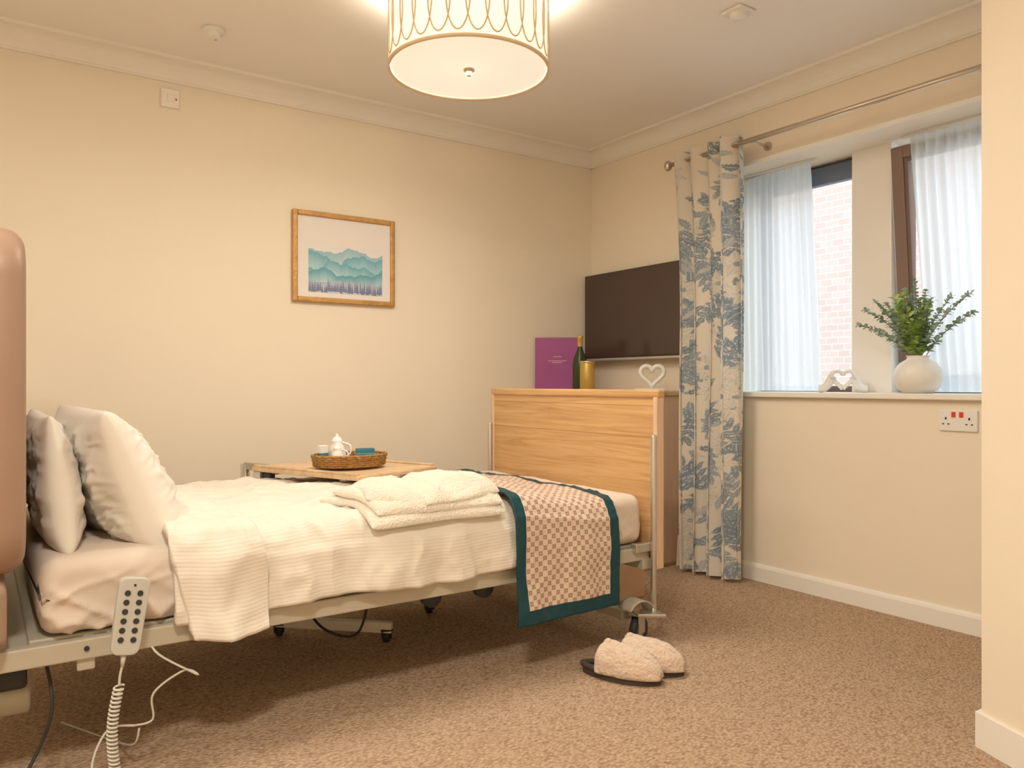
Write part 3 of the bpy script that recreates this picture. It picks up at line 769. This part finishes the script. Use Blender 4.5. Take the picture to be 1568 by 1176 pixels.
pillow('pillow',(.320,2.575,.735),.38,.200,.098,math.radians(-23),math.radians(3),M_pillow,8,.012)

# bathrobe folded
def slab(name,quad,za,zb,mat,seed,amp=.008,pw=8,n=72,rr=.45):
    q=[Vector((*p,0)) for p in quad]; vs=[];fs=[]
    for side in (1,0):
        for j in range(n):
            for i in range(n):
                a=-1+2*i/(n-1); b=-1+2*j/(n-1)
                a=math.sin(a*math.pi/2); b=math.sin(b*math.pi/2)
                ta=(a+1)/2; tb=(b+1)/2
                p=q[0].lerp(q[1],ta).lerp(q[3].lerp(q[2],ta),tb)
                e=max(0,(1-abs(a)**pw)*(1-abs(b)**pw))**rr
                mid=(za+zb)/2; h=(zb-za)/2*e*(1 if side else -1)
                rd=(1-abs(nz(p.x*1.3+p.y*.8,p.y*.6,seed,8)))**4-.4
                w_=amp*(nz(p.x,p.y,seed,7)+.6*nz(p.x*.5,p.y,seed,18)+.3*nz(p.x,p.y,seed,40)+1.0*rd)*(1 if side else .15)
                ox=.024*nz(p.x,p.y,seed+5,6); oy=.018*nz(p.x,p.y,seed+9,6)
                yy=p.y+oy; drop=.055*max(0,(2.24-yy)/.12)**1.6
                vs.append((p.x+ox,yy,mid+h+w_*e-drop))
    N2=n*n
    for s_ in (0,1):
        for j in range(n-1):
            for i in range(n-1):
                b=s_*N2+j*n+i; f=(b,b+1,b+n+1,b+n); fs.append(f if s_==0 else f[::-1])
    me=bpy.data.meshes.new(name); me.from_pydata(vs,[],fs)
    bm=bmesh.new(); bm.from_mesh(me); bmesh.ops.remove_doubles(bm,verts=bm.verts,dist=1e-4); bmesh.ops.recalc_face_normals(bm,faces=bm.faces); bm.to_mesh(me); bm.free()
    return mkobj(name,me,mat,True)
k=[slab('fold_bottom',[(.97,2.12),(1.435,2.125),(1.445,2.40),(.90,2.36)],.598,.644,M_robe,1,.006,6,rr=.38),
   slab('fold_middle',[(.985,2.125),(1.43,2.135),(1.44,2.38),(.93,2.36)],.620,.672,M_robe,11,.012,5),
   slab('fold_lapel_left',[(.97,2.17),(1.11,2.14),(1.19,2.37),(.98,2.36)],.642,.682,M_robe,31,.012,3),
   slab('fold_lapel_right',[(1.15,2.13),(1.42,2.14),(1.43,2.36),(1.16,2.36)],.642,.688,M_robe,21,.015,4)]
group('folded_bathrobe',k,(1.2,2.3,.6))

# ---------------------------------------------------------------- overbed table
bx=Vector((.93,.37)).normalized(); tcn=Vector((1.185,2.875))
ang=math.atan2(bx.y,bx.x)
TM=Matrix.Translation((tcn.x,tcn.y,0))@Matrix.Rotation(ang,4,'Z')
tz=.650
k=[box('top',(-.215,-.29,tz),(.215,.29,tz+.018),M_oaktop,.005,M=TM)]
for s_ in (-1,1): k.append(box('lip',(s_*.205-.008,-.28,tz+.017),(s_*.205+.008,.28,tz+.026),M_oaktop,.003,M=TM))
k.append(box('top_cross',(-.19,-.20,tz-.010),(.19,-.17,tz),M_grey,.002,M=TM)); k.append(box('top_cross',(-.19,.20,tz-.012),(.19,.23,tz),M_grey,.002,M=TM))
k.append(box('tilt_knob',(-.20,.20,tz-.035),(-.17,.26,tz),M_black,.006,M=TM)); k.append(box('tilt_bracket',(-.215,.24,tz-.03),(-.20,.28,tz),M_steel,.003,M=TM))
cp_=Vector((.95,3.405,0))
k.append(bar('top_arm',(cp_.x,cp_.y,tz-.012),(1.20,2.75,tz-.008),.02,M_grey))
k.append(cyl('column',(cp_.x,cp_.y,.05),(cp_.x,cp_.y,tz-.004),.02,M_steel))
zb_=.062
k.append(bar('base_cross',(.62,3.35,zb_),(1.22,3.46,zb_),.03,M_cream_metal))
k.append(bar('base_leg',(.62,3.35,zb_),(1.30,2.69,zb_),.026,M_cream_metal)); k.append(bar('base_leg',(1.22,3.46,zb_),(1.61,2.93,zb_),.026,M_cream_metal))
for (x_,y_) in ((1.285,2.705),(1.60,2.945),(.97,3.01),(1.225,3.45),(.63,3.34)): k+=castor(x_,y_,.024,'',1.2)
group('overbed_table',k,(cp_.x,cp_.y,0))
# tray
tc_=Vector((1.175,2.80,tz+.0265)); k=[]
RA,RB=.135,.105
for i in range(6):
    pts=[]; zz=.006+i*.0075; ext=1+.012*i
    for q in range(96):
        a=2*math.pi*q/96; wv=1+.018*(1 if i%2 else -1)*math.sin(a*24)
        pts.append((tc_.x+RA*ext*wv*math.cos(a),tc_.y+RB*ext*wv*math.sin(a),tc_.z+zz))
    k.append(tube('weave_%d'%i,pts,.0045,M_wick,closed=True,res=6,smoothpts=False))
for q in range(24):
    a=2*math.pi*(q+.25)/24
    k.append(cyl('stake_%d'%q,(tc_.x+RA*1.0*math.cos(a),tc_.y+RB*1.0*math.sin(a),tc_.z+.002),(tc_.x+RA*1.06*math.cos(a),tc_.y+RB*1.06*math.sin(a),tc_.z+.046),.003,M_wick,seg=6))
k.append(lathe('tray_base',[(0,0),(.132,0),(.132,.007),(0,.007)],tuple(tc_),M_wick,48,1,.78))
group('wicker_tray',k,tuple(tc_))
zb=tc_.z+.0075
def jug(name,c,s):
    k=[lathe('body',[(0,0),(.020*s,0),(.027*s,.012*s),(.029*s,.03*s),(.022*s,.055*s),(.016*s,.068*s),(.018*s,.074*s),(.014*s,.074*s),(.012*s,.06*s),(0,.055*s)],c,M_cer,28),
       tube('handle',[(c[0]+.014*s,c[1]-.01*s,c[2]+.066*s),(c[0]+.036*s,c[1]-.022*s,c[2]+.055*s),(c[0]+.036*s,c[1]-.022*s,c[2]+.03*s),(c[0]+.022*s,c[1]-.012*s,c[2]+.018*s)],.0035*s,M_cer,res=6),
       lathe('lid',[(.016*s,.072*s),(.012*s,.082*s),(.004*s,.086*s),(.005*s,.092*s),(0,.095*s)],c,M_cer,20)]
    group(name,k,c)
jug('cream_jug',(1.150,2.865,zb),1.2); jug('cream_jug',(1.115,2.775,zb),.9)
def pack(name,c,d,rot,mats):
    R=Matrix.Translation(c)@Matrix.Rotation(rot,4,'Z')
    k=[box('carton',(-d[0],-d[1],0),(d[0],d[1],d[2]),mats[0],.002,M=R),box('label',(-d[0]-.0005,-d[1]-.0005,d[2]*.35),(d[0]+.0005,d[1]+.0005,d[2]*.6),mats[1],M=R)]
    group(name,k,c)
pack('tea_carton',(1.083,2.84,zb),(.018,.01,.072),.3,[M_cer,M_darkblue])
pack('biscuit_packet',(1.228,2.765,zb),(.038,.016,.040),-.35,[M_darkblue,M_cer]); pack('biscuit_packet',(1.245,2.815,zb),(.035,.013,.056),-.2,[M_darkblue,M_cer])

# ---------------------------------------------------------------- handset & cables
hx,hy,hz=.305,2.085,.425
HM=Matrix.Translation((hx,hy,hz))@Matrix.Rotation(math.radians(9),4,'Y')@Matrix.Rotation(math.radians(-5),4,'X')
bm=bmesh.new(); bm_box(bm,(-.036,-.013,-.092),(.036,.013,.092))
for v in bm.verts:
    if v.co.z<0: v.co.x*=.88
es=[e for e in bm.edges if abs(e.verts[0].co.y-e.verts[1].co.y)>1e-4]
bmesh.ops.bevel(bm,geom=es,offset=.018,segments=6,affect='EDGES',profile=.5)
es=[e for e in bm.edges if abs(e.verts[0].co.y-e.verts[1].co.y)<1e-5 and any(len(f.verts)>6 for f in e.link_faces)]
bmesh.ops.bevel(bm,geom=es,offset=.004,segments=3,affect='EDGES',profile=.5)
bm.transform(HM); me=bpy.data.meshes.new('handset_body'); bm.to_mesh(me); bm.free()
k=[mkobj('handset_body',me,M_rem)]
for r_ in range(6):
    for c_ in (-1,1):
        p=HM@Vector((c_*.014,-.0125,.055-r_*.022)); q=HM@Vector((c_*.014,-.0155,.055-r_*.022)); k.append(cyl('button',p,q,.0068,M_black,seg=16))
p=HM@Vector((0,-.0125,.074)); q=HM@Vector((0,-.0145,.074)); k.append(cyl('led',p,q,.003,M_black,seg=10))
k.append(tube('hook',[HM@Vector((0,.012,.06)),HM@Vector((0,.03,.085)),HM@Vector((0,.065,.07))],.006,M_rem))
bt=HM@Vector((0,0,-.09))
k.append(cyl('strain_relief',bt,bt+Vector((-.003,0,-.03)),.007,M_cable,r2=.004))
k.append(tube('lead_top',[bt+Vector((-.003,0,-.028)),bt+Vector((-.008,0,-.05)),bt+Vector((-.01,0,-.075))],.003,M_cable))
pts=[];c0=bt+Vector((-.01,0,-.075)); c1=Vector((c0.x-.012,c0.y-.02,.075)); turns=20
for q in range(turns*12+1):
    f=q/(turns*12); a=2*math.pi*turns*f; c=c0.lerp(c1,f); c.x-=.01*math.sin(f*math.pi)
    pts.append(c+Vector((.0105*math.cos(a),.0105*math.sin(a),0)))
k.append(tube('coiled_lead',pts,.0028,M_cable,res=6,smoothpts=False))
e=pts[-1]
k.append(tube('floor_lead',[e,(.27,2.03,.04),(.225,2.03,.012),(.235,2.12,.008),(.31,2.13,.006),(.33,2.05,.006),(.27,1.98,.006),(.24,2.08,.01),(.23,2.14,.06),(.27,2.18,.12),(.33,2.17,.12)],.003,M_cable))
k.append(tube('loop_lead',[(.33,2.17,.12),(.37,2.16,.13),(.37,2.15,.2),(.44,2.13,.25),(.47,2.12,.235),(.38,2.14,.30),(.36,2.19,.34)],.0028,M_cable))
k.append(tube('lead_to_floor',[(.34,2.17,.11),(.33,2.2,.06),(.30,2.4,.006),(.2,2.6,.006)],.0028,M_cable))
group('bed_control_handset',k,(hx,hy,hz))
k=[tube('power_cord',[(.14,2.25,.30),(.15,2.2,.2),(.12,2.2,.1),(.05,2.15,.012),(-.05,2.1,.008),(-.1,2.0,.008),(.05,1.98,.008),(.12,2.05,.008),(.08,2.2,.008),(-.2,2.3,.008)],.0045,M_black)]
group('power_cable',k,(0,2.1,0))
k=[tube('cord',[(1.08,2.9,.32),(1.03,2.85,.16),(1.06,2.76,.08),(1.16,2.70,.06),(1.20,2.68,.2),(1.18,2.66,.3)],.005,M_black)]
group('under_bed_cable',k,(1.1,2.8,.2))
k=[box('carton',(2.33,2.62,0),(2.56,2.84,.17),M_pinkwood,.004),box('flap_tape',(2.329,2.71,.0),(2.561,2.74,.1705),M_oaktop)]
group('cardboard_box',k,(2.45,2.73,0))

# ---------------------------------------------------------------- slippers
def slipper(c,rot):
    n=48; L_=.138; out=[]
    for q in range(n):
        a=2*math.pi*q/n; x=L_*math.cos(a); w_=.049*(1+.14*math.cos(a)-.10*math.cos(2*a)); out.append((x,w_*math.sin(a)))
    M_=Matrix.Translation(c)@Matrix.Rotation(rot,4,'Z')
    bm=bmesh.new(); f=bm.faces.new([bm.verts.new((x,y,0)) for x,y in out])
    r=bmesh.ops.extrude_face_region(bm,geom=[f]); bmesh.ops.translate(bm,verts=[v for v in r['geom'] if isinstance(v,bmesh.types.BMVert)],vec=(0,0,.022))
    bmesh.ops.recalc_face_normals(bm,faces=bm.faces); bm.transform(M_)
    me=bpy.data.meshes.new('sole'); bm.to_mesh(me); bm.free(); k=[mkobj('sole',me,M_sole)]
    nu,nv=44,34; P=np.zeros((nv,nu,3))
    for j in range(nv):
        f=j/(nv-1); x=-.045+f*.178
        hw=.045*(max(0,1-((x)/.136)**2))**.5*(1+.14*x/.14)+.002
        hgt=.084*(1-.22*f)*(max(0,1-(max(0,(f-.40)/.60))**2.4))**.5+.003
        for i in range(nu):
            a=math.pi*i/(nu-1)
            lump=1+.08*nz(x*32,i*.28,c[0],1)
            P[j,i]=M_@Vector((x-.02*(1-f)*abs(math.cos(a)),-hw*1.04*math.cos(a)*lump,.021+hgt*math.sin(a)**.7*lump))
    k.append(gridmesh('fleece_upper',P,M_fluff,solid=.012))
    pts=[Vector(P[0,i])+Vector((0,0,.002)) for i in range(0,nu,3)]+[Vector(P[0,-1])]
    k.append(tube('fleece_cuff',pts,.014,M_fluff,res=10))
    hp=[M_@Vector((x,y*.93,.030)) for x,y in out[int(n*.30):int(n*.71)]]
    k.append(tube('heel_trim',hp,.010,M_sole,res=8))
    return k
k=slipper((1.785,1.940,0),math.radians(-62)); group('fleece_slipper',k,(1.785,1.940,0))
k=slipper((1.893,1.945,0),math.radians(-54)); group('fleece_slipper',k,(1.893,1.945,0))

# ---------------------------------------------------------------- lights
def area(name,loc,rot,size,power,color):
    l=bpy.data.lights.new(name,'AREA'); l.shape='DISK'; l.size=size
    l.energy=power; l.color=color
    o=bpy.data.objects.new(name,l); o.location=loc; o.rotation_euler=rot; COL.objects.link(o); return o
WARM=(1,.89,.735)
def added_fill(x,y,power):  # unseen fixture and lamp, added to give the room soft fill light
    k=[lathe('fill_housing',[(.0,0),(.20,0),(.20,-.03),(.185,-.035),(.185,-.02),(0,-.02)],(x,y,H),M_white,40)]
    k.append(area('lamp',(x,y,H-.03),(0,0,0),.34,power,WARM))
    group('added_fill_light',k,(x,y,H))
added_fill(.0,.45,42); added_fill(-.45,1.9,13)  # both added for fill, out of the camera's view
LD=bpy.data.objects['pendant_drum_lamp']
def attach(o):
    o.parent=LD; o.matrix_parent_inverse=Matrix.Translation((-LC.x,-LC.y,-H))
pl=bpy.data.lights.new('pendant_bulb','POINT'); pl.energy=44; pl.color=WARM; pl.shadow_soft_size=.06
po=bpy.data.objects.new('pendant_bulb',pl); po.location=(LC.x,LC.y,2.31); COL.objects.link(po); attach(po)
attach(area('pendant_diffuser_light',(LC.x,LC.y,z0-.004),(0,0,0),.5,16,WARM))
sun=bpy.data.lights.new('sun','SUN'); sun.energy=1.2; sun.angle=.2; sun.color=(1,.96,.92)
so=bpy.data.objects.new('sun',sun); so.rotation_euler=(math.radians(15),math.radians(-50),0); COL.objects.link(so)
w_=bpy.data.worlds.new('sky'); scn.world=w_; w_.use_nodes=True
w_.node_tree.nodes['Background'].inputs[0].default_value=(.72,.87,1,1); w_.node_tree.nodes['Background'].inputs[1].default_value=4.2

# ---------------------------------------------------------------- camera
cam=bpy.data.cameras.new('camera'); cam.sensor_width=36; cam.lens=36*1186/1568
co=bpy.data.objects.new('camera',cam); co.location=(0,0,.99); co.rotation_euler=(math.radians(90),0,math.radians(-34.6)); COL.objects.link(co)
cam.clip_start=.05
scn.camera=co
scn.view_settings.view_transform='Standard'; scn.view_settings.look='None'
scn.view_settings.exposure=.08
scn.view_settings.gamma=1.10
